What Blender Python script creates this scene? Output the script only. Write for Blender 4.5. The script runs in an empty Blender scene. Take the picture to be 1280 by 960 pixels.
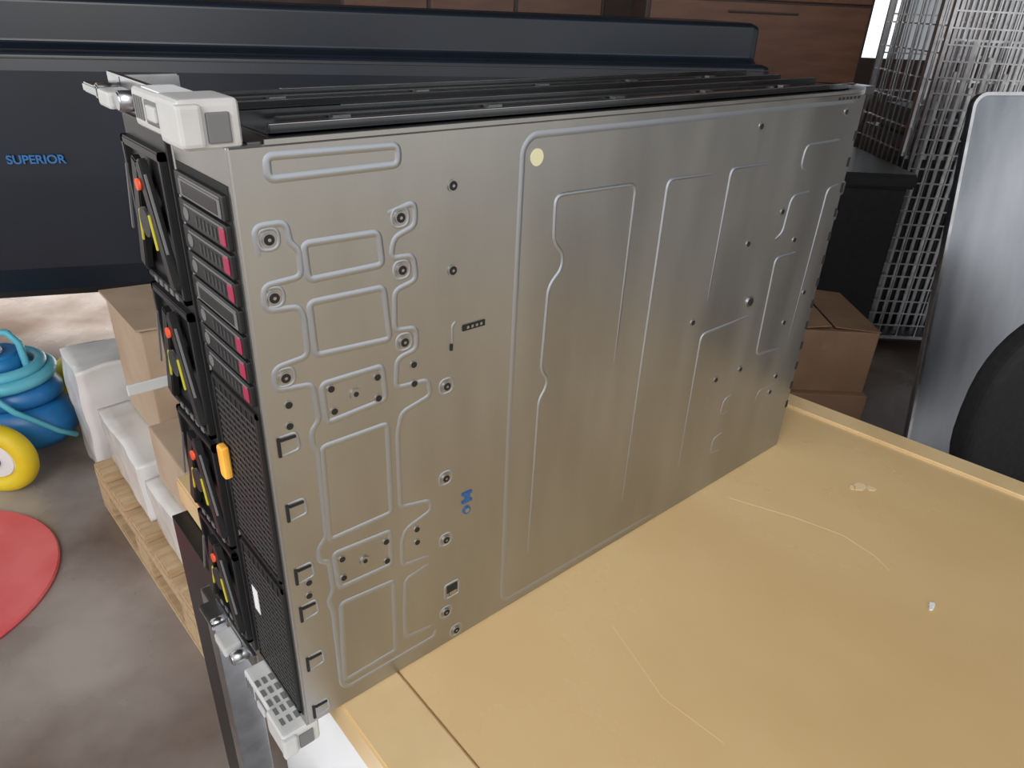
import bpy, bmesh, math, random
from mathutils import Vector, Matrix, noise
random.seed(4)
S=bpy.context.scene
COL=S.collection
CX,CY,CZ=-0.1361,-0.3781,1.268      # camera position (table top is at z=0.75)
TZ=0.75

# ---------------------------------------------------------------- materials
def mat(name,col,rough=.5,metal=0,col2=None,scale=8,bump=0,bscale=60,spec=.5,stretch=None,detail=6,coat=0,rvar=0,lo=.35,hi=.65):
    m=bpy.data.materials.new(name);m.use_nodes=True
    nt=m.node_tree;N=nt.nodes;Lk=nt.links
    p=N["Principled BSDF"]
    p.inputs["Base Color"].default_value=(*col,1)
    p.inputs["Roughness"].default_value=rough
    p.inputs["Metallic"].default_value=metal
    p.inputs["Specular IOR Level"].default_value=spec
    p.inputs["Coat Weight"].default_value=coat
    p.inputs["Coat Roughness"].default_value=.12
    tc=N.new("ShaderNodeTexCoord");mp=N.new("ShaderNodeMapping")
    Lk.new(tc.outputs["Object"],mp.inputs[0])
    if stretch: mp.inputs["Scale"].default_value=stretch
    if col2 is not None or rvar:
        n=N.new("ShaderNodeTexNoise");n.inputs["Scale"].default_value=scale;n.inputs["Detail"].default_value=detail
        Lk.new(mp.outputs[0],n.inputs["Vector"])
        if col2 is not None:
            r=N.new("ShaderNodeValToRGB")
            r.color_ramp.elements[0].position=lo;r.color_ramp.elements[1].position=hi
            r.color_ramp.elements[0].color=(*col,1);r.color_ramp.elements[1].color=(*col2,1)
            Lk.new(n.outputs["Fac"],r.inputs[0]);Lk.new(r.outputs[0],p.inputs["Base Color"])
        if rvar:
            mr=N.new("ShaderNodeMapRange")
            mr.inputs["From Min"].default_value=.3;mr.inputs["From Max"].default_value=.7
            mr.inputs["To Min"].default_value=max(0.02,rough-rvar);mr.inputs["To Max"].default_value=rough+rvar
            Lk.new(n.outputs["Fac"],mr.inputs[0]);Lk.new(mr.outputs[0],p.inputs["Roughness"])
    if bump:
        n2=N.new("ShaderNodeTexNoise");n2.inputs["Scale"].default_value=bscale;n2.inputs["Detail"].default_value=5
        Lk.new(mp.outputs[0],n2.inputs["Vector"])
        b=N.new("ShaderNodeBump");b.inputs["Strength"].default_value=bump;b.inputs["Distance"].default_value=.002
        Lk.new(n2.outputs["Fac"],b.inputs["Height"]);Lk.new(b.outputs[0],p.inputs["Normal"])
    return m
M={}
M['galv']=mat('galvanised_steel',(.35,.348,.338),.36,.92,(.42,.417,.40),14,bump=.05,bscale=9,stretch=(1,1,.25),rvar=.05)
M['ridge']=mat('pressed_edge_highlight',(.40,.43,.47),.38,.9)  # panel metal made lighter and bluer, painting the highlight on pressed lines
M['steel']=mat('bright_steel',(.52,.53,.55),.28,1.0,(.38,.38,.39),30)
M['hole']=mat('hole_black',(.008,.008,.008),.7)
M['black']=mat('black_plastic',(.008,.008,.009),.42,0,(.013,.013,.014),40)
M['rail']=mat('rail_dark',(.075,.078,.082),.22,.85,(.14,.145,.15),20,stretch=(.3,4,4))
M['gloss']=mat('black_gloss',(.007,.011,.019),.34,0,(.010,.016,.028),3,spec=.5)
M['grey']=mat('ear_grey_plastic',(.50,.50,.49),.42,.0,(.55,.55,.54),30)
M['greyd']=mat('ear_grey_dark',(.15,.15,.15),.5)
M['louv']=mat('louvre_dark',(.05,.05,.05),.45)
M['red']=mat('magenta_latch',(.36,.02,.07),.4)
M['redo']=mat('orange_red',(.75,.08,.02),.4)
M['yel']=mat('yellow_green',(.55,.50,.04),.45)
M['orange']=mat('orange_tab',(.95,.42,.05),.4,0,(1,.52,.08),30)
M['blue']=mat('blue_label',(.02,.09,.26),.5)
M['blue2']=mat('blue_lettering',(.03,.16,.42),.5)
M['cream']=mat('cream_sticker',(.66,.64,.42),.6)
M['white']=mat('white_paper',(.80,.81,.82),.6,0,(.74,.75,.77),6)
M['table']=mat('table_laminate',(.625,.43,.205),.26,0,(.71,.51,.26),4,bump=.10,bscale=6,rvar=.07,stretch=(1,.6,1),coat=.2)
M['scr']=mat('worn_scratch',(.78,.60,.36),.5)
M['tabedge']=mat('table_edge_band',(.66,.47,.24),.35,0,(.76,.57,.31),10,rvar=.06)
M['groove']=mat('groove_brown',(.24,.14,.055),.7)
M['floor']=mat('floor_concrete',(.19,.14,.115),.25,0,(.42,.37,.335),2.3,bump=.25,bscale=14,rvar=.14,detail=10,lo=.36,hi=.64)
M['yard']=mat('yard_concrete',(.5,.5,.48),.8,0,(.6,.6,.58),2)
M['card']=mat('cardboard',(.26,.15,.09),.8,0,(.31,.19,.115),9,bump=.1)
M['cardl']=mat('cardboard_light',(.44,.32,.22),.8,0,(.52,.39,.28),9)
M['wrap']=mat('white_wrap',(.74,.73,.71),.25,0,(.50,.42,.35),4,bump=.7,bscale=16,lo=.46,hi=.66)
M['wood']=mat('pallet_wood',(.46,.31,.17),.75,0,(.58,.42,.25),14,stretch=(1,6,6),bump=.2)
M['brown']=mat('brown_cabinet',(.10,.042,.022),.5,0,(.14,.062,.034),5,stretch=(1,1,5))
M['brownd']=mat('brown_dark',(.03,.014,.01),.5)
M['alu']=mat('aluminium_sheet',(.16,.175,.20),.32,.85,(.42,.44,.48),4.5,bump=.35,bscale=5,rvar=.14,stretch=(1,1,.3),detail=9,lo=.36,hi=.64)
M['wall']=mat('wall_dark',(.045,.032,.027),.9,0,(.07,.05,.042),2,bump=.3)
M['wallf']=mat('wall_light',(.14,.135,.13),.9,0,(.10,.095,.09),2,bump=.3)
M['ceil']=mat('ceiling_dark',(.08,.08,.08),.9,0,(.12,.12,.12),3)
M['tblue']=mat('trolley_blue',(.02,.16,.42),.35,0,(.02,.22,.52),8)
M['cyan']=mat('trolley_cyan',(.10,.48,.62),.4,0,(.16,.56,.70),10)
M['tyre']=mat('tyre_yellow',(.85,.66,.02),.5,0,(.78,.58,.02),14)
M['redmat']=mat('red_rubber',(.75,.10,.11),.5,0,(.84,.18,.18),6)
M['fabric']=mat('black_fabric',(.008,.008,.009),.8,0,(.013,.013,.014),80,bump=.3,bscale=300)
def glass_mat(n,e):
    m=bpy.data.materials.new(n);m.use_nodes=True
    p=m.node_tree.nodes["Principled BSDF"]
    p.inputs["Base Color"].default_value=(.5,.55,.6,1)
    p.inputs["Emission Color"].default_value=(.85,.93,1,1);p.inputs["Emission Strength"].default_value=e
    return m
M['win']=glass_mat('window_daylight',1.4)
M['win2']=glass_mat('window_frosted',.18)

# ---------------------------------------------------------------- helpers
def empty(name,loc=(0,0,0),rotz=0,parent=None,scale=(1,1,1)):
    e=bpy.data.objects.new(name,None);COL.objects.link(e)
    e.empty_display_size=.05
    e.location=loc;e.rotation_euler=(0,0,rotz);e.scale=scale
    if parent: e.parent=parent
    return e
def obj(name,me,m,parent=None,loc=(0,0,0),rot=(0,0,0),smooth=False):
    o=bpy.data.objects.new(name,me);COL.objects.link(o)
    for x in (m if isinstance(m,(list,tuple)) else [m]): me.materials.append(x)
    o.location=loc;o.rotation_euler=rot
    if parent: o.parent=parent
    if smooth:
        for p in me.polygons:p.use_smooth=True
    return o
def frombm(bm,name):
    bmesh.ops.recalc_face_normals(bm,faces=bm.faces)
    me=bpy.data.meshes.new(name);bm.to_mesh(me);bm.free();return me
def addbox(bm,lo,hi,mi=0,mx=None):
    r=bmesh.ops.create_cube(bm,size=1)
    c=[(a+b)/2 for a,b in zip(lo,hi)];s=[abs(b-a) for a,b in zip(lo,hi)]
    for v in r['verts']:
        v.co=Vector([v.co[i]*s[i]+c[i] for i in range(3)])
        if mx: v.co=mx@v.co
    fs=set(f for v in r['verts'] for f in v.link_faces)
    for f in fs:f.material_index=mi
    return r['verts']
def box(name,lo,hi,m,parent=None,bev=0,rot=(0,0,0),seg=2):
    bm=bmesh.new()
    c=Vector([(a+b)/2 for a,b in zip(lo,hi)])
    addbox(bm,Vector(lo)-c,Vector(hi)-c)
    if bev: bmesh.ops.bevel(bm,geom=bm.edges[:],offset=bev,segments=seg,affect='EDGES',profile=.6)
    return obj(name,frombm(bm,name),m,parent,c,rot)
def boxes(name,lst,m,parent=None,bev=0,loc=(0,0,0),rot=(0,0,0)):
    bm=bmesh.new()
    for b in lst:
        mi=b[2] if len(b)>2 else 0
        addbox(bm,b[0],b[1],mi,b[3] if len(b)>3 else None)
    if bev: bmesh.ops.bevel(bm,geom=bm.edges[:],offset=bev,segments=2,affect='EDGES')
    return obj(name,frombm(bm,name),m,parent,loc,rot)
def cyl(name,r,d,loc,m,parent=None,rot=(0,0,0),r2=None,seg=32,bev=0):
    bm=bmesh.new()
    bmesh.ops.create_cone(bm,cap_ends=True,segments=seg,radius1=r,radius2=r if r2 is None else r2,depth=d)
    if bev:
        es=[e for e in bm.edges if len(e.link_faces)==2 and any(len(f.verts)>4 for f in e.link_faces)]
        bmesh.ops.bevel(bm,geom=es,offset=bev,segments=3,affect='EDGES')
    o=obj(name,frombm(bm,name),m,parent,loc,rot)
    for p in o.data.polygons:
        if len(p.vertices)<=4:p.use_smooth=True
    return o
def torus(name,R,r,loc,m,parent=None,rot=(0,0,0),sy=1):
    bm=bmesh.new();n=40;k=14;vs=[]
    for i in range(n):
        a=2*math.pi*i/n;row=[]
        for j in range(k):
            b=2*math.pi*j/k
            row.append(bm.verts.new(((R+r*math.cos(b))*math.cos(a),(R+r*math.cos(b))*math.sin(a),r*sy*math.sin(b))))
        vs.append(row)
    for i in range(n):
        for j in range(k):
            bm.faces.new((vs[i][j],vs[(i+1)%n][j],vs[(i+1)%n][(j+1)%k],vs[i][(j+1)%k]))
    return obj(name,frombm(bm,name),m,parent,loc,rot,True)
def tube(name,pts,r,m,parent=None):
    cu=bpy.data.curves.new(name,'CURVE');cu.dimensions='3D';cu.bevel_depth=r;cu.bevel_resolution=3;cu.use_fill_caps=True
    sp=cu.splines.new('POLY');sp.points.add(len(pts)-1)
    for i,p in enumerate(pts): sp.points[i].co=(*p,1)
    o=bpy.data.objects.new(name,cu);COL.objects.link(o);cu.materials.append(m)
    if parent:o.parent=parent
    return o
def fillet(pts,r,closed=False,n=5):
    out=[];N=len(pts)
    for i,p in enumerate(pts):
        p=Vector(p)
        if not closed and i in (0,N-1): out.append(p);continue
        a=Vector(pts[i-1])-p;b=Vector(pts[(i+1)%N])-p
        q=min(r,a.length*.45,b.length*.45)
        A=p+a.normalized()*q;B=p+b.normalized()*q
        for k in range(n+1):
            t=k/n;out.append((1-t)**2*A+2*t*(1-t)*p+t*t*B)
    return out
def ridge_into(bm,pts,w=2,h=1.1,r=5,closed=False,thin=False):
    """pressed line on the y=0 sheet; pts (x,z) in mm"""
    if not thin: w*=1.3;h*=.45
    else: h*=.75
    P=fillet(pts,r,closed);N=len(P);rows=[]
    for i,p in enumerate(P):
        if closed: t=(P[(i+1)%N]-P[i-1])
        else: t=P[min(i+1,N-1)]-P[max(i-1,0)]
        if t.length<1e-6:t=Vector((1,0))
        t.normalize();n=Vector((-t.y,t.x))
        hh=h if (closed or 0<i<N-1) else 0
        row=[]
        for o_,y_ in ((-w,.1),(-w*.55,-hh*.75),(0,-hh),(w*.55,-hh*.75),(w,.1)):
            q=p+n*o_
            row.append(bm.verts.new((q.x/1000,y_/1000,q.y/1000)))
        rows.append(row)
    for i in range(N if closed else N-1):
        a=rows[i];b=rows[(i+1)%N]
        for j in range(4):
            f=bm.faces.new((a[j],b[j],b[j+1],a[j+1]));f.smooth=True
def text(name,s,size,loc,rot,m,parent,ext=.0008):
    cu=bpy.data.curves.new(name,'FONT');cu.body=s;cu.size=size;cu.extrude=ext;cu.offset=.0008
    o=bpy.data.objects.new(name,cu);COL.objects.link(o);cu.materials.append(m)
    o.location=loc;o.rotation_euler=rot;o.parent=parent
    return o

# ================================================================ SERVERS
W=.684;H=.445;T=.087
def server(detail):
    e=empty('rack_server',(0,0 if detail else .090,TZ))
    box('chassis',(0,0,0),(W,T,H),M['galv'],e,.0012,seg=1)
    box('side_cover',(.012,.003,H-.0005),(W-.004,T-.002,H+.0012),M['rail'],e)
    L=[((.03,.016,H+.001),(W+.004,.0185,H+.007)),((.03,.062,H+.001),(W+.004,.0645,H+.008)),((.03,.016,H+.001),(W+.004,.064,H+.003)),
       ((.05,.028,H+.002),(.52,.038,H+.005)),((.05,.046,H+.002),(.6,.056,H+.005))]
    boxes('slide_rail',L,M['rail'],e,.0006)
    L=[((x,.038,H+.003),(x+.012,.044,H+.006)) for x in (.08,.20,.33,.45,.58)]
    L+=[((.03,.0155,H+.0069),(W,.0188,H+.0073)),((.10,.0615,H+.0079),(W,.0648,H+.0083))]  # thin bright strips stand in for highlights along the rails
    boxes('rail_studs_and_glints',L,M['steel'],e)
    boxes('lid_seam',[((.02,.0,H-.0002),(W,.0012,H+.0025)),((.02,T-.0012,H),(W,T,H+.004))],M['galv'],e)
    def ear(n,z0,z1,sgn):
        p=empty(n,(0,0,0),0,e)
        ex=-.021
        box('body',(ex+.003,.030,z0+.001),(.006,T-.001,z1-.002),M['grey'],p,.0035,seg=3)
        box('latch_block',(ex,.001,z0),(.010,.034,z1),M['grey'],p,.0035,seg=3)
        zc=(z0+z1)/2
        box('end_cap',(ex-.001,-.002,z0+.002),(-.010,.004,z1-.002),M['grey'],p,.002)
        box('latch_recess',(ex+.0022,.037,zc-.007),(ex+.007,.062,zc+.006),M['greyd'],p,.0015)
        box('latch_lever',(ex+.0005,.040,zc-.004),(ex+.004,.054,zc+.004),M['grey'],p,.001)
        box('side_notch',(-.008,-.0004,zc-.009),(.004,.003,zc+.006),M['greyd'],p,.001)
        boxes('grip_ribs',[((ex+.0022,.066+i*.004,zc-.006),(ex+.004,.068+i*.004,zc+.006)) for i in range(4)],M['greyd'],p)
        zz=z1 if sgn>0 else z0
        box('label',(-.015,.038,zz-.0024 if sgn>0 else zz+.0006),(.002,.074,zz-.0014 if sgn>0 else zz+.0016),M['white'],p)
        if sgn<0:
            boxes('vents',[((-.016+.006*i,.012+.012*j,z1-.0028 if j>1 else z1-.0006),(-.013+.006*i,.019+.012*j,z1-.0012 if j>1 else z1+.0004)) for i in range(3) for j in range(5)],M['greyd'],p)
    return e,ear
s1,ear=server(True)
ear('ear_upper',H-.001,H+.0235,1)
ear('ear_lower',-.0235,.001,-1)

# --- pressed sheet-metal pattern
bm=bmesh.new()
R=lambda pts,**k:ridge_into(bm,pts,**k)
for q in ([(20,439),(101,438),(101,427),(20,427)],
          [(36,389),(85,388),(87,367),(37,367)],[(36,353),(87,352),(90,315),(37,318)],
          [(39,297),(83,297),(85,271),(40,268)],[(35,251),(85,251),(85,173),(34,173)],
          [(36,159),(83,156),(83,123),(38,125)],[(38,109),(84,105),(83,28),(35,27)]):
    R(q,w=2.0,h=1.3,r=4,closed=True)
R([(9,386),(9,403),(27,403),(28,391),(33,386),(33,370),(10,369),(9,354),(29,352),(32,345),(32,319),(10,317),(9,302),(33,299),(35,272),(29,266),(29,254),(32,250),(32,177),(25,170),(25,158),(32,154),(33,126),(28,118),(31,108),(32,25),(37,18),(122,18),(124,25)],w=1.8,h=1.1,r=5)
R([(92,399),(112,403),(112,388),(96,383),(93,370),(110,369),(112,352),(95,348),(94,320),(111,318),(111,302),(95,299),(93,277),(120,275),(122,262),(97,256),(93,240),(93,174),(120,168),(121,158),(97,151),(93,140),(93,116),(118,112)],w=1.8,h=1.1,r=5)
R([(118,104),(95,100),(93,60),(93,36),(120,32)],w=1.8,h=1.0,r=5)
R([(660,437),(348,436),(208,436),(200,428),(199,200),(200,18),(206,10),(420,9)],w=2.2,h=.8,r=16)
th=dict(thin=True)
R([(323,230),(323,390),(234,392),(235,357),(246,346),(246,334),(233,322),(231,250),(239,239),(238,231),(231,221),(230,56)],w=1.8,h=1.2,r=8,**th)
R([(426,387),(364,389),(363,220),(363,56)],w=1.8,h=1.3,r=8,**th)
R([(516,387),(455,389),(455,261)],w=1.8,h=1.3,r=8,**th)
R([(542,223),(455,223),(457,57)],w=1.8,h=1.3,r=8,**th)
R([(611,282),(570,283),(574,167),(627,160)],w=1.8,h=1.2,r=8,**th)
R([(672,349),(649,348),(643,167)],w=1.8,h=1.2,r=8,**th)
R([(610,349),(575,349),(572,311),(560,305)],w=1.8,h=1.2,r=10,**th)
R([(649,399),(581,399),(580,378),(592,372)],w=1.8,h=1.2,r=10,**th)
R([(540,125),(525,123),(523,105),(538,103)],w=1.4,h=1,r=6)
R([(536,75),(519,72),(519,52),(536,50)],w=1.4,h=1,r=6)
R([(640,110),(600,110),(596,95)],w=1.2,h=.8,r=6)
R([(144,314),(141,312),(141,295)],w=1.0,h=.9,r=2)
for z in (262,210,154,118,66,12): R([(7,z+7),(19,z+7),(20,z-6),(8,z-7)],w=1.0,h=1.2,r=3)
R([(134,70),(149,70),(149,54),(134,54)],w=1.0,h=1.2,r=3,closed=True)
for x,z in [(16,395),(15,361),(16,309),(101,395),(101,361),(101,310),(136,265),(135,183),(135,121),(135,39),(146,10)]:
    R([(x-6,z-6),(x+6,z-6),(x+6,z+6),(x-6,z+6)],w=1.0,h=.8,r=6,closed=True)
obj('pressed_ridges',frombm(bm,'pressed_ridges'),M['ridge'],s1)
# holes and screws
bm=bmesh.new()
def disc(x,z,r,y0=-.0012,y1=.0002,mi=0,seg=18,r2=None):
    mx=Matrix.Translation((x/1000,(y0+y1)/2,z/1000))@Matrix.Rotation(math.pi/2,4,'X')
    g=bmesh.ops.create_cone(bm,cap_ends=True,segments=seg,radius1=r/1000,radius2=(r if r2 is None else r2)/1000,depth=abs(y1-y0),matrix=mx)
    for f in set(f for v in g['verts'] for f in v.link_faces): f.material_index=mi
big=[(16,395),(15,361),(16,309),(101,395),(101,361),(101,310),(141,410),(141,353),(136,265),(135,183),(135,121),(135,39),(146,10)]
for x,z in big:
    disc(x,z,4.0,-.0010,.0002,4);disc(x,z,3.1,-.0012,-.001,0);disc(x,z,1.0,-.0015,-.001,1)
sm=[(16,290),(15,275),(108,291),(108,276),(107,146),(107,133),(15,144),(14,132),(45,292),(79,290),(46,275),(79,274),(42,151),(79,148),(42,133),(79,129)]
for x,z in sm: disc(x,z,3.0,-.0006,.0002,4);disc(x,z,2.3,-.0009,0,0)
for x,z in ((62,283),(60,140)): disc(x,z,4,-.0012,.0002,4);disc(x,z,1.8,-.0016,0,0)
for x,z in [(491,423),(648,427),(563,334),(601,298),(436,241),(509,309),(653,226),(622,195),(546,156),(499,157),(634,120),(628,100)]:
    disc(x,z,4.2,-.0006,.0002,4);disc(x,z,2.6,-.0010,0,0)
disc(535,241,6,-.0015,.0002,1);disc(535,241,4,-.002,0,0)
disc(213,421,6,-.0006,.0002,2)
def rc(x0,z0,x1,z1,mi,y=-.001): addbox(bm,(x0/1000,y,z0/1000),(x1/1000,.0003,z1/1000),mi)
rc(150,305.5,170,310,0)
for k in range(4): rc(153+4*k,307,155+4*k,309,1,-.0016)
for z in (262,210,154,118,66,12):
    rc(5.5,z-7,7.5,z+7,0);rc(8,z+4,18,z+5.5,0)
rc(151,150,161,152.5,3,-.0010);rc(151,158,161,160.5,3,-.0010);rc(154,152,159,158,3,-.0009);disc(156,142,3.8,-.001,.0002,3);disc(156,142,2.2,-.0015,0,4)
rc(136,60,147,68,0,-.0004);rc(138,56,145,61,1,-.001)
rc(139,293,141,298,0)
for i in range(6): rc(625+i*8,439.5,629+i*8,442,0,-.0006)
for z in range(60,420,28): rc(679,z,683.5,z+10,0,-.0006)
obj('screws_and_holes',frombm(bm,'screws'),[M['hole'],M['steel'],M['cream'],M['blue'],M['galv']],s1)
boxes('rear_tabs',[((W-.002,.002,.335),(W+.010,.03,.350)),((W-.002,.002,.306),(W+.008,.03,.318)),((W,.004,.0),(W+.004,.08,.44)),((W-.01,-.002,H-.002),(W+.012,.02,H+.006))],M['steel'],s1,.001)

# --- front face of near server (shallow relief, flush with the sheet edge)
f1=empty('front_modules',(.0005,0,0),0,s1,(.30,1,1))
box('front_frame',(-.004,.0008,.0),(.001,T-.001,H),M['galv'],f1,.001)
box('front_recess',(-.0055,.004,.010),(-.0035,T-.004,.425),M['hole'],f1)
pitch=.0163;z=.421
for i in range(8):
    zt=z-i*pitch;blank=i in (0,4)
    d=empty('drive_%d'%(i+1),(0,0,0),0,f1)
    box('carrier',(-.015,.006,zt-pitch+.0012),(-.004,T-.006,zt-.0008),M['black'],d,.0012)
    box('carrier_trim',(-.0165,.010,zt-.0035),(-.0145,T-.016,zt-.0022),M['greyd'],d)
    if blank:
        box('bezel',(-.0172,.014,zt-pitch+.003),(-.0145,.07,zt-.005),M['black'],d,.001)
        box('bezel_frame',(-.0165,.010,zt-pitch+.002),(-.0150,.074,zt-.004),M['greyd'],d,.0006)
    else:
        box('latch',(-.0175,.009,zt-pitch+.003),(-.0145,.017,zt-.0035),M['red'],d,.001)
        boxes('grille',[((-.0165,.022+.006*k,zt-pitch+.004),(-.0145,.0235+.006*k,zt-.006)) for k in range(6)],M['louv'],d)
        cyl('led_ring',.004,.002,(-.0155,.070,zt-.0085),M['greyd'],d,(0,math.pi/2,0))
def grille(name,z0,z1,par):
    box(name,(-.009,.005,z0),(-.005,T-.005,z1),M['hole'],par,.001)
    L=[];n=int((z1-z0-.012)/.0052)
    for i in range(n):
        zz=z0+.007+i*.0052
        L.append(((-.0115,.010,zz-.0009),(-.0085,T-.010,zz+.0009)))
    boxes(name+'_louvres',L,M['louv'],par)
    boxes(name+'_ribs',[((-.0113,.016+.0085*k,z0),(-.0087,.0175+.0085*k,z1)) for k in range(7)],M['black'],par)
    boxes(name+'_frame',[((-.0125,.005,z0),(-.008,.009,z1)),((-.0125,T-.009,z0),(-.008,T-.005,z1)),((-.0125,.005,z0),(-.008,T-.005,z0+.004)),((-.0125,.005,z1-.004),(-.008,T-.005,z1))],M['black'],par,.0008)
grille('blank_grille_a',.148,.286,f1);grille('blank_grille_b',.012,.142,f1)
box('asset_label',(-.0135,.060,.075),(-.012,.070,.100),M['white'],f1)
box('orange_pull_tab',(-.010,.066,.205),(-.0035,.076,.232),M['orange'],s1,.0028,seg=3)

# ================================================================ second server
s2,ear=server(False)
f2=empty('front_modules',(.001,0,0),0,s2,(.42,1,1))
box('bezel_back',(-.010,.002,.004),(.001,T-.002,.441),M['black'],f2,.002)
for i in range(4):
    zc=.378-.1045*i
    g=empty('fan_handle_%d'%(i+1),(0,0,0),0,f2)
    boxes('module_frame',[((-.020,.003,zc-.049),(-.009,.009,zc+.049)),((-.020,T-.009,zc-.049),(-.009,T-.003,zc+.049)),
          ((-.020,.003,zc+.043),(-.009,T-.003,zc+.049)),((-.020,.003,zc-.049),(-.009,T-.003,zc-.044))],M['black'],g,.0012)
    for sgn in (-1,1):
        mx=Matrix.Translation((-.024,.0435+sgn*.017,zc))@Matrix.Rotation(sgn*math.radians(20),4,'X')
        boxes('arm',[((-.005,-.006,-.042),(.008,.006,.042),0,mx)],M['black'],g,.0015)
        mx=Matrix.Translation((-.030,.0435+sgn*.012,zc-.004))@Matrix.Rotation(sgn*math.radians(14),4,'X')
        boxes('yellow_strip',[((-.0015,-.0013,-.013),(.0015,.0013,.010),0,mx)],M['yel'],g,.0005)
        mx=Matrix.Translation((-.030,.0435+sgn*.028,zc+.01))@Matrix.Rotation(sgn*math.radians(20),4,'X')
        boxes('arm_rib',[((-.0015,-.001,-.025),(.0015,.001,.025),0,mx)],M['greyd'],g)
    cyl('hub',.010,.012,(-.026,.0435,zc-.001),M['black'],g,(0,math.pi/2,0))
    cyl('release_button',.0038,.008,(-.030,.042,zc+.024),M['redo'],g,(0,math.pi/2,0))
    boxes('port_strip',[((-.021,.016+.011*k,zc-.049),(-.019,.022+.011*k,zc-.045)) for k in range(5)],M['greyd'],g)
def metal_ear(n,z0,z1):
    p=empty(n,(0,0,0),0,s2)
    box('plate',(-.006,.002,z0),(-.002,T+.004,z1),M['steel'],p,.001)
    boxes('flange',[((-.006,.060,z0),(.03,.064,z1)),((-.02,.064,(z0+z1)/2-.003),(-.004,T+.012,(z0+z1)/2+.003))],M['steel'],p,.001)
    cyl('thumb_screw',.006,.016,(-.012,.020,(z0+z1)/2),M['steel'],p,(0,math.pi/2,0),bev=.001)
    cyl('thumb_screw_b',.005,.014,(-.012,.070,(z0+z1)/2),M['steel'],p,(0,math.pi/2,0),bev=.001)
    box('pull_lever',(-.022,.03,(z0+z1)/2-.006),(-.006,.055,(z0+z1)/2+.004),M['grey'],p,.002)
metal_ear('ear_upper',H,H+.02);metal_ear('ear_lower',-.02,.0)
box('pull_out_tag',(-.040,.078,.238),(.0,.080,.247),M['grey'],s2,.0008)

# ================================================================ TABLE
tb=empty('wooden_table',(0,0,0))
yb,yf=.40,-1.35
def prism(bm,poly,z0,z1,mi=0):
    a=[bm.verts.new((x,y,z0)) for x,y in poly];b=[bm.verts.new((x,y,z1)) for x,y in poly]
    fs=[bm.faces.new(a[::-1]),bm.faces.new(b)]
    for i in range(len(poly)):
        j=(i+1)%len(poly);fs.append(bm.faces.new((a[i],a[j],b[j],b[i])))
    for f in fs:f.material_index=mi
xr=lambda y:.833-.108*y*.95
bm=bmesh.new()
prism(bm,[(.0860,yf),(xr(yf)-.040,yf),(xr(yb)-.040,yb),(.0860,yb)],TZ-.035,TZ)
obj('table_top',frombm(bm,'table_top'),M['table'],tb)
bm=bmesh.new()
prism(bm,[(.029,yf),(.085,yf),(.085,yb),(.029,yb)],TZ-.035,TZ)
prism(bm,[(xr(yf)-.038,yf),(xr(yf),yf),(xr(yb),yb),(xr(yb)-.038,yb)],TZ-.035,TZ+.004)
bmesh.ops.bevel(bm,geom=bm.edges[:],offset=.002,segments=2,affect='EDGES')
obj('edge_bands',frombm(bm,'edge_bands'),M['tabedge'],tb)
bm=bmesh.new()
prism(bm,[(.06,yf+.01),(xr(yf)-.02,yf+.01),(xr(yb)-.02,yb-.01),(.06,yb-.01)],TZ-.034,TZ-.003)
obj('core',frombm(bm,'core'),M['groove'],tb)
box('side_panel',(.045,yf+.05,.0),(.065,.215,TZ-.034),M['white'],tb,.001)
box('side_panel_black',(.012,.245,.0),(.034,yb-.02,TZ-.036),M['black'],tb,.001)
box('steel_upright',(-.004,.218,.0),(.030,.244,TZ-.037),M['steel'],tb,.002)
box('rail_front',(.065,yf+.06,TZ-.12),(.80,yf+.08,TZ-.034),M['tabedge'],tb)
for n,(x,y) in enumerate([(.74,.30),(.84,-1.28),(.10,-1.28)]):
    box('leg_%d'%(n+1),(x,y,0),(x+.05,y+.05,TZ-.034),M['tabedge'],tb,.003)
bm=bmesh.new()
for x,y,s in [(.683,-.117,.011),(.690,-.128,.006),(.672,-.112,.005)]:
    prism(bm,[(x+s*math.cos(a)*random.uniform(.6,1.2),y+s*math.sin(a)*random.uniform(.5,1.1)) for a in [k*math.pi/3 for k in range(6)]],TZ+.0002,TZ+.0008)
obj('worn_patch',frombm(bm,'scraps'),M['scr'],tb)
sc=empty('paper_scrap',(0,0,0))
bm=bmesh.new()
for x,y,s in [(.543,-.261,.004),(.538,-.262,.003)]:
    prism(bm,[(x+s*math.cos(a)*random.uniform(.6,1.2),y+s*math.sin(a)*random.uniform(.5,1.1)) for a in [k*math.pi/3 for k in range(6)]],TZ,TZ+.0015)
obj('scrap',frombm(bm,'scraps'),M['white'],sc)
def scratch(pts): return [(x,y,TZ-.0001) for x,y in pts]
tube('scratch',scratch([(.53,-.03),(.56,-.10),(.575,-.15),(.57,-.19),(.56,-.21)]),.0003,M['scr'],tb)
tube('scratch_b',scratch([(.27,-.08),(.245,-.16),(.25,-.22)]),.00022,M['scr'],tb)
wb=empty('white_carton',(0,0,0))
box('carton',(-.16,-.22,.0),(.040,.10,.52),M['white'],wb,.004)

# ================================================================ frame aligned with the hall
ANG=math.atan2(-.664,.748)
def hall(name): return empty(name,(CX,CY,0),ANG)
def hobj(o):
    o.location=Matrix.Rotation(ANG,3,'Z')@Vector(o.location)+Vector((CX,CY,0));o.rotation_euler.z+=ANG;return o
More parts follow.
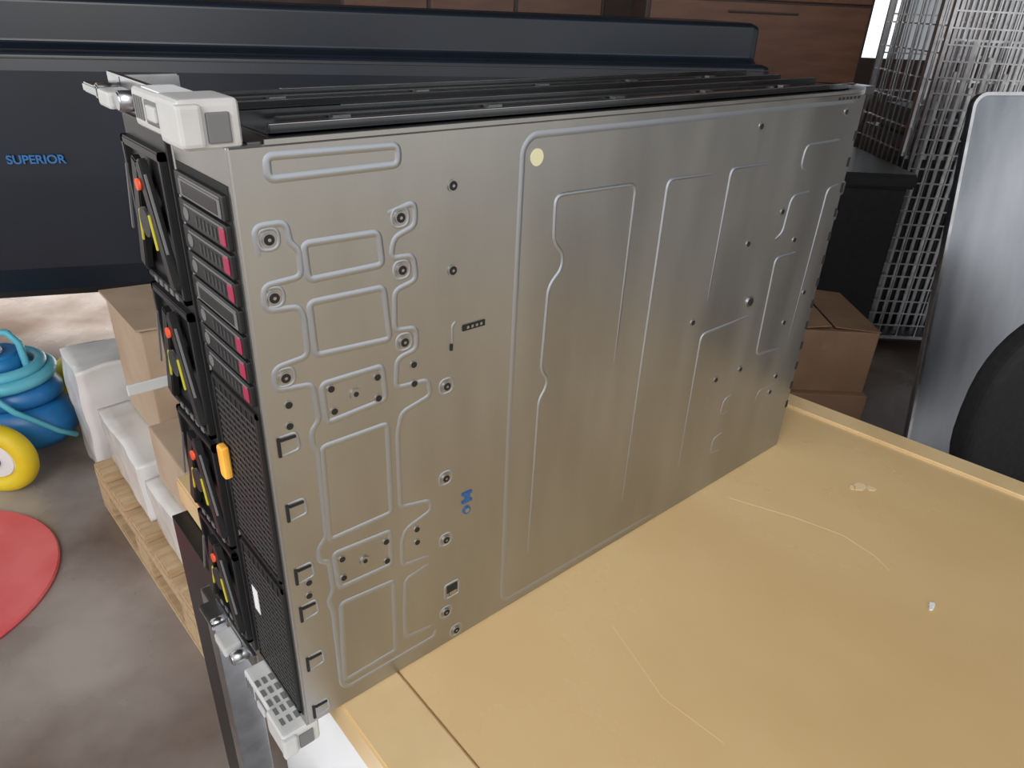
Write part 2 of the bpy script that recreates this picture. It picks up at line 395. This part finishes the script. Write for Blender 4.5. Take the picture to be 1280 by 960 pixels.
# ---- big black housing
bx=hall('black_display_housing')
hb=empty('housing_frame',(-1.72,1.74,0),math.atan2(.7,2.05),bx)
LEN=2.66
bm=bmesh.new()
prof=[(0.0,1.106),(-.012,1.098),(-.016,1.06),(-.004,.80),(.012,.55),(.045,.475),(.09,.440),(.40,.440),(.44,.52),(.44,1.18),(.40,1.225),(.10,1.225),(.085,1.215),(.082,1.118),(.06,1.106)]
rows=[]
for k in (0,.01,.99,1):
    ins=.02 if k in (0,1) else 0
    c=(.2,.83)
    rows.append([bm.verts.new((LEN*k,c[0]+(y-c[0])*(1-ins),c[1]+(z_-c[1])*(1-ins))) for y,z_ in prof])
for a,b in zip(rows,rows[1:]):
    for i in range(len(prof)):
        j=(i+1)%len(prof);bm.faces.new((a[i],a[j],b[j],b[i]))
bm.faces.new(rows[0]);bm.faces.new(rows[-1][::-1])
o=obj('shell',frombm(bm,'shell'),M['gloss'],hb)
bv=o.modifiers.new('b','BEVEL');bv.width=.012;bv.segments=3;bv.limit_method='ANGLE'
box('edge_highlight',(0.01,-.018,1.088),(LEN-.01,-.010,1.091),M['louv'],hb,.001)  # lighter strip painting the highlight along the front edge
for i,x in enumerate((1.0,2.3)):
    box('leg_%d'%(i+1),(x,.10,0),(x+.08,.36,.45),M['black'],hb,.004)
text('lettering','SUPERIOR',.030,(.422,-.0128,.838),(math.radians(92),0,0),M['blue2'],hb)
# ---- brown drawer cabinet
cb=hall('brown_drawer_cabinet')
box('carcass',(.50,3.5,0),(1.47,4.0,1.95),M['brownd'],cb,.006)
for i in range(6):
    zz=.06+i*.31
    box('drawer_%d'%i,(.52,3.485,zz),(1.455,3.50,zz+.30),M['brown'],cb,.004)
    box('pull_%d'%i,(.85,3.475,zz+.26),(1.15,3.487,zz+.268),M['brownd'],cb,.002)
bt=hall('brown_sideboard')
box('carcass',(-1.0,4.3,0),(.40,4.8,1.36),M['brownd'],bt,.006)
for j in range(3): box('door_%d'%j,(-.98+j*.46,4.285,.08),(-.54+j*.46,4.3,1.32),M['brown'],bt,.004)
# ---- cage trolley of wire mesh
cg=hall('wire_mesh_cage')
def mesh_panel(name,p0,d,w,z0,z1,nx,nz,r=.003,tilt=0):
    bm=bmesh.new()
    for i in range(nx+1):
        x=w*i/nx; rr=r*2.4 if i in (0,nx) else r
        addbox(bm,(x-rr,-rr,z0),(x+rr,rr,z1))
    for k in range(nz+1):
        zz=z0+(z1-z0)*k/nz; rr=r*2.4 if k in (0,nz) else r
        addbox(bm,(0,-rr-.004,zz-rr),(w,rr-.004,zz+rr))
    return obj(name,frombm(bm,name),M['steel'],cg,p0,(tilt,0,math.atan2(d[1],d[0])))
mesh_panel('front_panel',(1.40,2.7,0),(1,0),.95,.12,1.85,13,34,.0025)
mesh_panel('back_panel',(1.48,3.35,0),(1,0),.88,.12,1.85,20,12)
mesh_panel('side_panel',(1.43,2.72,0),(.05,1),.6,.12,1.85,12,20,.0025)
mesh_panel('middle_panel',(1.55,3.0,0),(1,.1),.78,.9,1.85,26,8)
mesh_panel('inner_panel',(1.44,2.85,0),(1,.05),.5,.8,1.6,26,6,.004)
boxes('base',[((1.40,2.7,.10),(2.36,3.36,.13))]+[((x-.02,y-.04,.0),(x+.02,y+.04,.10)) for x in (1.46,2.3) for y in (2.76,3.3)],M['black'],cg,.004)
boxes('added_dark_fill',[((1.46,2.90,.131),(2.3,3.3,.86)),((1.50,2.95,.86),(1.66,3.25,.95)),((1.8,2.9,.86),(2.2,3.25,.92))],M['black'],cg,.006)  # black boxes added to make the inside of the cage dark
boxes('stored_tubes',[((1.48+.035*i,2.80,.131),(1.495+.035*i,2.815,1.0+.05*((i*7)%5))) for i in range(9)],M['steel'],cg,.002)
dk=hall('added_dark_block')  # invented black box, added to fill the dark zone beside the cage
boxes('dark_block',[((1.02,2.55,0),(1.34,3.05,.76)),((1.0,2.53,.74),(1.36,3.07,.79))],M['black'],dk,.008)
def carton(name,x0,y0,x1,y1,z0,z1,m,flaps=True):
    c=hall(name)
    box('body',(x0,y0,z0),(x1,y1,z1),m,c,.004)
    if flaps:
        L=[]
        for s in (0,1):
            mx=Matrix.Translation((x0 if s==0 else x1,(y0+y1)/2,z1))@Matrix.Rotation(math.radians(-6 if s==0 else 5),4,'Y')
            w=(x1-x0)*.48
            L.append((((0 if s==0 else -w),-(y1-y0)/2,0),((w if s==0 else 0),(y1-y0)/2,.004),0,mx))
        boxes('flaps',L,m,c)
    box('tape',((x0+x1)/2-.02,y0-.001,z0+(z1-z0)*.7),((x0+x1)/2+.02,y0+.001,z1-.002),M['card'],c)
    return c
carton('cardboard_box',.80,1.98,1.11,2.36,0,.22,M['card'],False)
carton('cardboard_box',.81,2.0,1.10,2.33,.22,.425,M['card'])
# ---- aluminium board
ab=hall('aluminium_board')
tilt=empty('lean',(1.01,1.50,0),0,ab);tilt.rotation_euler=(math.radians(-9),math.radians(-2),math.radians(3))
def rrect(x0,z0,x1,z1,r,n=6):
    P=[]
    for cx,cz,a0 in ((x1-r,z1-r,0),(x0+r,z1-r,90),(x0+r,z0+r,180),(x1-r,z0+r,270)):
        for k in range(n+1):
            a=math.radians(a0+90*k/n);P.append((cx+r*math.cos(a),cz+r*math.sin(a)))
    return P
def rplate(name,P,y0,y1,m,par):
    bm=bmesh.new()
    a=[bm.verts.new((x,y0,z_)) for x,z_ in P];b=[bm.verts.new((x,y1,z_)) for x,z_ in P]
    bm.faces.new(a);bm.faces.new(b[::-1])
    for i in range(len(P)):
        j=(i+1)%len(P);bm.faces.new((a[i],b[i],b[j],a[j]))
    return obj(name,frombm(bm,name),m,par)
rplate('sheet',rrect(0,.01,1.2,1.145,.03),0,.012,M['alu'],tilt)
P=rrect(0,.01,1.2,1.145,.03);P2=rrect(.007,.017,1.193,1.138,.024)
bm=bmesh.new()
va=[bm.verts.new((x,-.006,z_)) for x,z_ in P];vb=[bm.verts.new((x,-.006,z_)) for x,z_ in P2]
vc=[bm.verts.new((x,.013,z_)) for x,z_ in P];vd=[bm.verts.new((x,.0,z_)) for x,z_ in P2]
for i in range(len(P)):
    j=(i+1)%len(P);bm.faces.new((va[i],va[j],vb[j],vb[i]));bm.faces.new((va[i],va[j],vc[j],vc[i]));bm.faces.new((vb[i],vb[j],vd[j],vd[i]))
obj('rim',frombm(bm,'rim'),M['steel'],tilt)
# ---- office chair
ch=hall('office_chair')
cc=empty('chair_frame',(1.14,1.12,0),math.radians(10),ch)
rp=rplate('backrest',[(.25*math.copysign(abs(math.cos(a))**.8,math.cos(a)),.60+.235*math.copysign(abs(math.sin(a))**.8,math.sin(a))) for a in [k*2*math.pi/48 for k in range(48)]],.10,.16,M['fabric'],cc)
b_=rp.modifiers.new('b','BEVEL');b_.width=.02;b_.segments=4
box('seat',(-.23,-.25,.40),(.23,.12,.46),M['fabric'],cc,.025,seg=4)
cyl('gas_lift',.025,.33,(0,-.05,.235),M['steel'],cc)
boxes('star_base',[((-.02,0,.06),(.02,.25,.09),0,Matrix.Translation((0,-.05,0))@Matrix.Rotation(k*2*math.pi/5,4,'Z')) for k in range(5)],M['black'],cc,.005)
for k in range(5):
    a=k*2*math.pi/5+math.pi/2
    cyl('castor_%d'%(k+1),.03,.03,(.24*math.cos(a),-.05+.24*math.sin(a),.03),M['black'],cc,(math.pi/2,0,a),bev=.006)
box('back_support',(-.03,.10,.38),(.03,.125,.5),M['black'],cc,.004)

# ================================================================ left side: pallet + wrapped boxes
pl=empty('wooden_pallet',(.10,.82,0),math.radians(2))
L=[((.0,.0+i*.148,.125),(.75,.09+i*.148,.145)) for i in range(5)]
L+=[((x,0,.09),(x+.09,.69,.125)) for x in (0,.33,.66)]
L+=[((x,y,.02),(x+.09,y+.10,.09)) for x in (0,.33,.66) for y in (0,.295,.59)]
L+=[((x,0,0),(x+.09,.69,.02)) for x in (0,.33,.66)]
boxes('pallet_boards',L,M['wood'],pl,.003)
wb2=empty('wrapped_carton_stack',(0,0,0))
def rough_box(name,lo,hi,m,par,amp=.008,cuts=10,rot=0):
    bm=bmesh.new();c=Vector([(a+b)/2 for a,b in zip(lo,hi)])
    addbox(bm,Vector(lo)-c,Vector(hi)-c)
    bmesh.ops.subdivide_edges(bm,edges=bm.edges[:],cuts=cuts,use_grid_fill=True)
    for v in bm.verts:
        d=noise.noise_vector(v.co*7+Vector((lo[0]*7,0,0)))*amp+noise.noise_vector(v.co*22)*amp*.35
        if v.co.z<-.45*(hi[2]-lo[2]): d.z=max(d.z,0)
        v.co+=d
    return obj(name,frombm(bm,name),m,par,c,(0,0,rot),True)
rough_box('wrapped_carton_a',(.125,.86,.150),(.80,1.14,.28),M['wrap'],wb2,.006,24)
rough_box('wrapped_carton_b',(.118,1.16,.150),(.80,1.49,.30),M['wrap'],wb2,.006,24)
box('carton_c',(.19,1.20,.305),(.75,1.47,.60),M['cardl'],wb2,.004)
box('carton_flap',(.18,1.19,.598),(.42,1.48,.603),M['cardl'],wb2,.001,(0,math.radians(4),0))
box('carton_d',(.15,.90,.285),(.70,1.12,.42),M['cardl'],wb2,.004)
wc=empty('plastic_wrapped_bundle',(0,0,0))
rough_box('bundle',(.10,1.60,.014),(.75,1.78,.36),M['wrap'],wc,.010,26)

# ================================================================ blue machine with yellow wheels
tr=empty('blue_wheeled_machine',(-.03,1.96,0),ANG)
def ellip(name,rx,ry,z0,z1,m,par,top=.85):
    bm=bmesh.new();rows=[]
    prof=[(.86,z0),(1,z0+(z1-z0)*.25),(1,z0+(z1-z0)*.6),(top,z1-(z1-z0)*.1),(top*.85,z1)]
    for s,zz in prof: rows.append([bm.verts.new((rx*s*math.cos(2*math.pi*k/32),ry*s*math.sin(2*math.pi*k/32),zz)) for k in range(32)])
    for a,b in zip(rows,rows[1:]):
        for i in range(32): bm.faces.new((a[i],a[(i+1)%32],b[(i+1)%32],b[i]))
    bm.faces.new(rows[0][::-1]);bm.faces.new(rows[-1])
    return obj(name,frombm(bm,name),m,par,smooth=True)
ellip('lower_body',.17,.13,.045,.17,M['tblue'],tr)
ellip('upper_body',.15,.115,.17,.24,M['tblue'],tr,.8)
torus('hose_coil',.12,.018,(0,0,.25),M['cyan'],tr)
torus('hose_coil_b',.10,.016,(0,0,.275),M['cyan'],tr)
cyl('motor_cap',.065,.08,(0,.0,.28),M['tblue'],tr,bev=.01)
cyl('dial',.03,.02,(0,-.02,.33),M['white'],tr,bev=.004)
tube('carry_handle',[(-.08,0,.24),(-.075,0,.35),(-.05,0,.38),(.05,0,.38),(.075,0,.35),(.08,0,.24)],.010,M['cyan'],tr)
tube('hose',[(-.02,-.1,.30),(.05,-.14,.26),(.10,-.13,.20),(.16,-.06,.10),(.165,0,.05)],.008,M['cyan'],tr)
def wheel(n,loc):
    w=empty(n,loc,0,tr)
    torus('tyre',.078,.027,(0,0,0),M['tyre'],w,(math.pi/2,0,0),1.1)
    cyl('hub',.057,.035,(0,0,0),M['white'],w,(math.pi/2,0,0),bev=.006)
    cyl('axle_cap',.018,.05,(0,0,0),M['greyd'],w,(math.pi/2,0,0))
wheel('wheel_near',(.085,-.215,.105));wheel('wheel_far',(.085,.215,.105))
cyl('axle',.010,.42,(.085,0,.105),M['greyd'],tr,(math.pi/2,0,0))
cyl('front_castor',.025,.03,(-.13,0,.025),M['black'],tr,(math.pi/2,0,0),bev=.005)
rd=empty('red_round_mat',(-.36,1.42,0))
cyl('mat',.305,.012,(0,0,.006),M['redmat'],rd,seg=64,bev=.003)

# ================================================================ hall shell
def hbox(name,lo,hi,m):
    o=box(name,lo,hi,m);hobj(o);return o
hbox('floor',(-7,-5,-.1),(6,6.7,0),M['floor'])
hbox('yard_ground',(-12,6.7,-.12),(8,16,-.01),M['yard'])
hbox('wall_back_lower',(-.3,6.5,0),(6,6.7,.95),M['wall'])
hbox('wall_back_upper',(-.3,6.5,2.6),(6,6.7,4),M['wall'])
hbox('wall_back_pier',(-.3,6.5,.95),(2.5,6.7,2.6),M['wall'])
hbox('sky_block_wall',(-7,6.5,.98),(-.3,6.7,4),M['wall'])  # wall brought down low to block bright sky and bound the sun patch
hbox('window_1',(2.5,6.58,.95),(2.97,6.62,2.6),M['win'])
hbox('window_2',(3.0,6.58,.95),(6,6.62,2.6),M['win2'])
hobj(boxes('window_frame',[((2.97+i*.75,6.53,.95),(3.02+i*.75,6.57,2.6)) for i in range(5)]+[((2.5,6.53,1.7),(6,6.57,1.75))],M['greyd']))
hbox('wall_right',(5.9,.3,0),(6,6.5,4),M['wallf'])
hbox('ceiling',(-7,-1.0,4),(6,6.7,4.1),M['ceil'])

# ================================================================ light
w=bpy.data.worlds.new('sky');S.world=w;w.use_nodes=True
nt=w.node_tree;bg=nt.nodes['Background']
tc=nt.nodes.new('ShaderNodeTexCoord');sx=nt.nodes.new('ShaderNodeSeparateXYZ');rp=nt.nodes.new('ShaderNodeValToRGB')
nt.links.new(tc.outputs['Generated'],sx.inputs[0]);nt.links.new(sx.outputs['Z'],rp.inputs[0])
rp.color_ramp.elements[0].position=-.0;rp.color_ramp.elements[0].color=(.97,.95,.92,1)
rp.color_ramp.elements[1].position=.9;rp.color_ramp.elements[1].color=(.82,.88,1,1)
nt.links.new(rp.outputs[0],bg.inputs[0]);bg.inputs[1].default_value=1.3
sl=bpy.data.lights.new('sun','SUN');sl.energy=26;sl.angle=.02;sl.color=(1,.98,.95)
so=bpy.data.objects.new('sun',sl);COL.objects.link(so)
hd=Matrix.Rotation(ANG,3,'Z')@Vector((.12,-1,-.235))
so.rotation_euler=hd.to_track_quat('-Z','Y').to_euler();so.location=(0,6,6)
al=bpy.data.lights.new('added_left_light','AREA');al.shape='RECTANGLE';al.size=1.6;al.size_y=1.6;al.energy=55;al.color=(1,.97,.92)  # added lamp without a real source, brightens the left of the table
ao=bpy.data.objects.new('added_left_light',al);COL.objects.link(ao);ao.location=(-1.9,-1.3,2.5)
ao.rotation_euler=(Vector((.2,.1,.75))-Vector(ao.location)).to_track_quat('-Z','Y').to_euler()
# ================================================================ camera
cam=bpy.data.cameras.new('camera');co=bpy.data.objects.new('camera',cam);COL.objects.link(co)
r0=Vector((0.76135,-0.64701,0.04146));r1=Vector((-0.27863,-0.38428,-0.88017));r2=Vector((0.58541,0.65856,-0.47285))
co.matrix_world=Matrix((( r0.x,-r1.x,-r2.x,CX),(r0.y,-r1.y,-r2.y,CY),(r0.z,-r1.z,-r2.z,CZ),(0,0,0,1)))
cam.sensor_width=36;cam.lens=25.32;cam.clip_start=.01
S.camera=co
S.view_settings.view_transform='Standard'
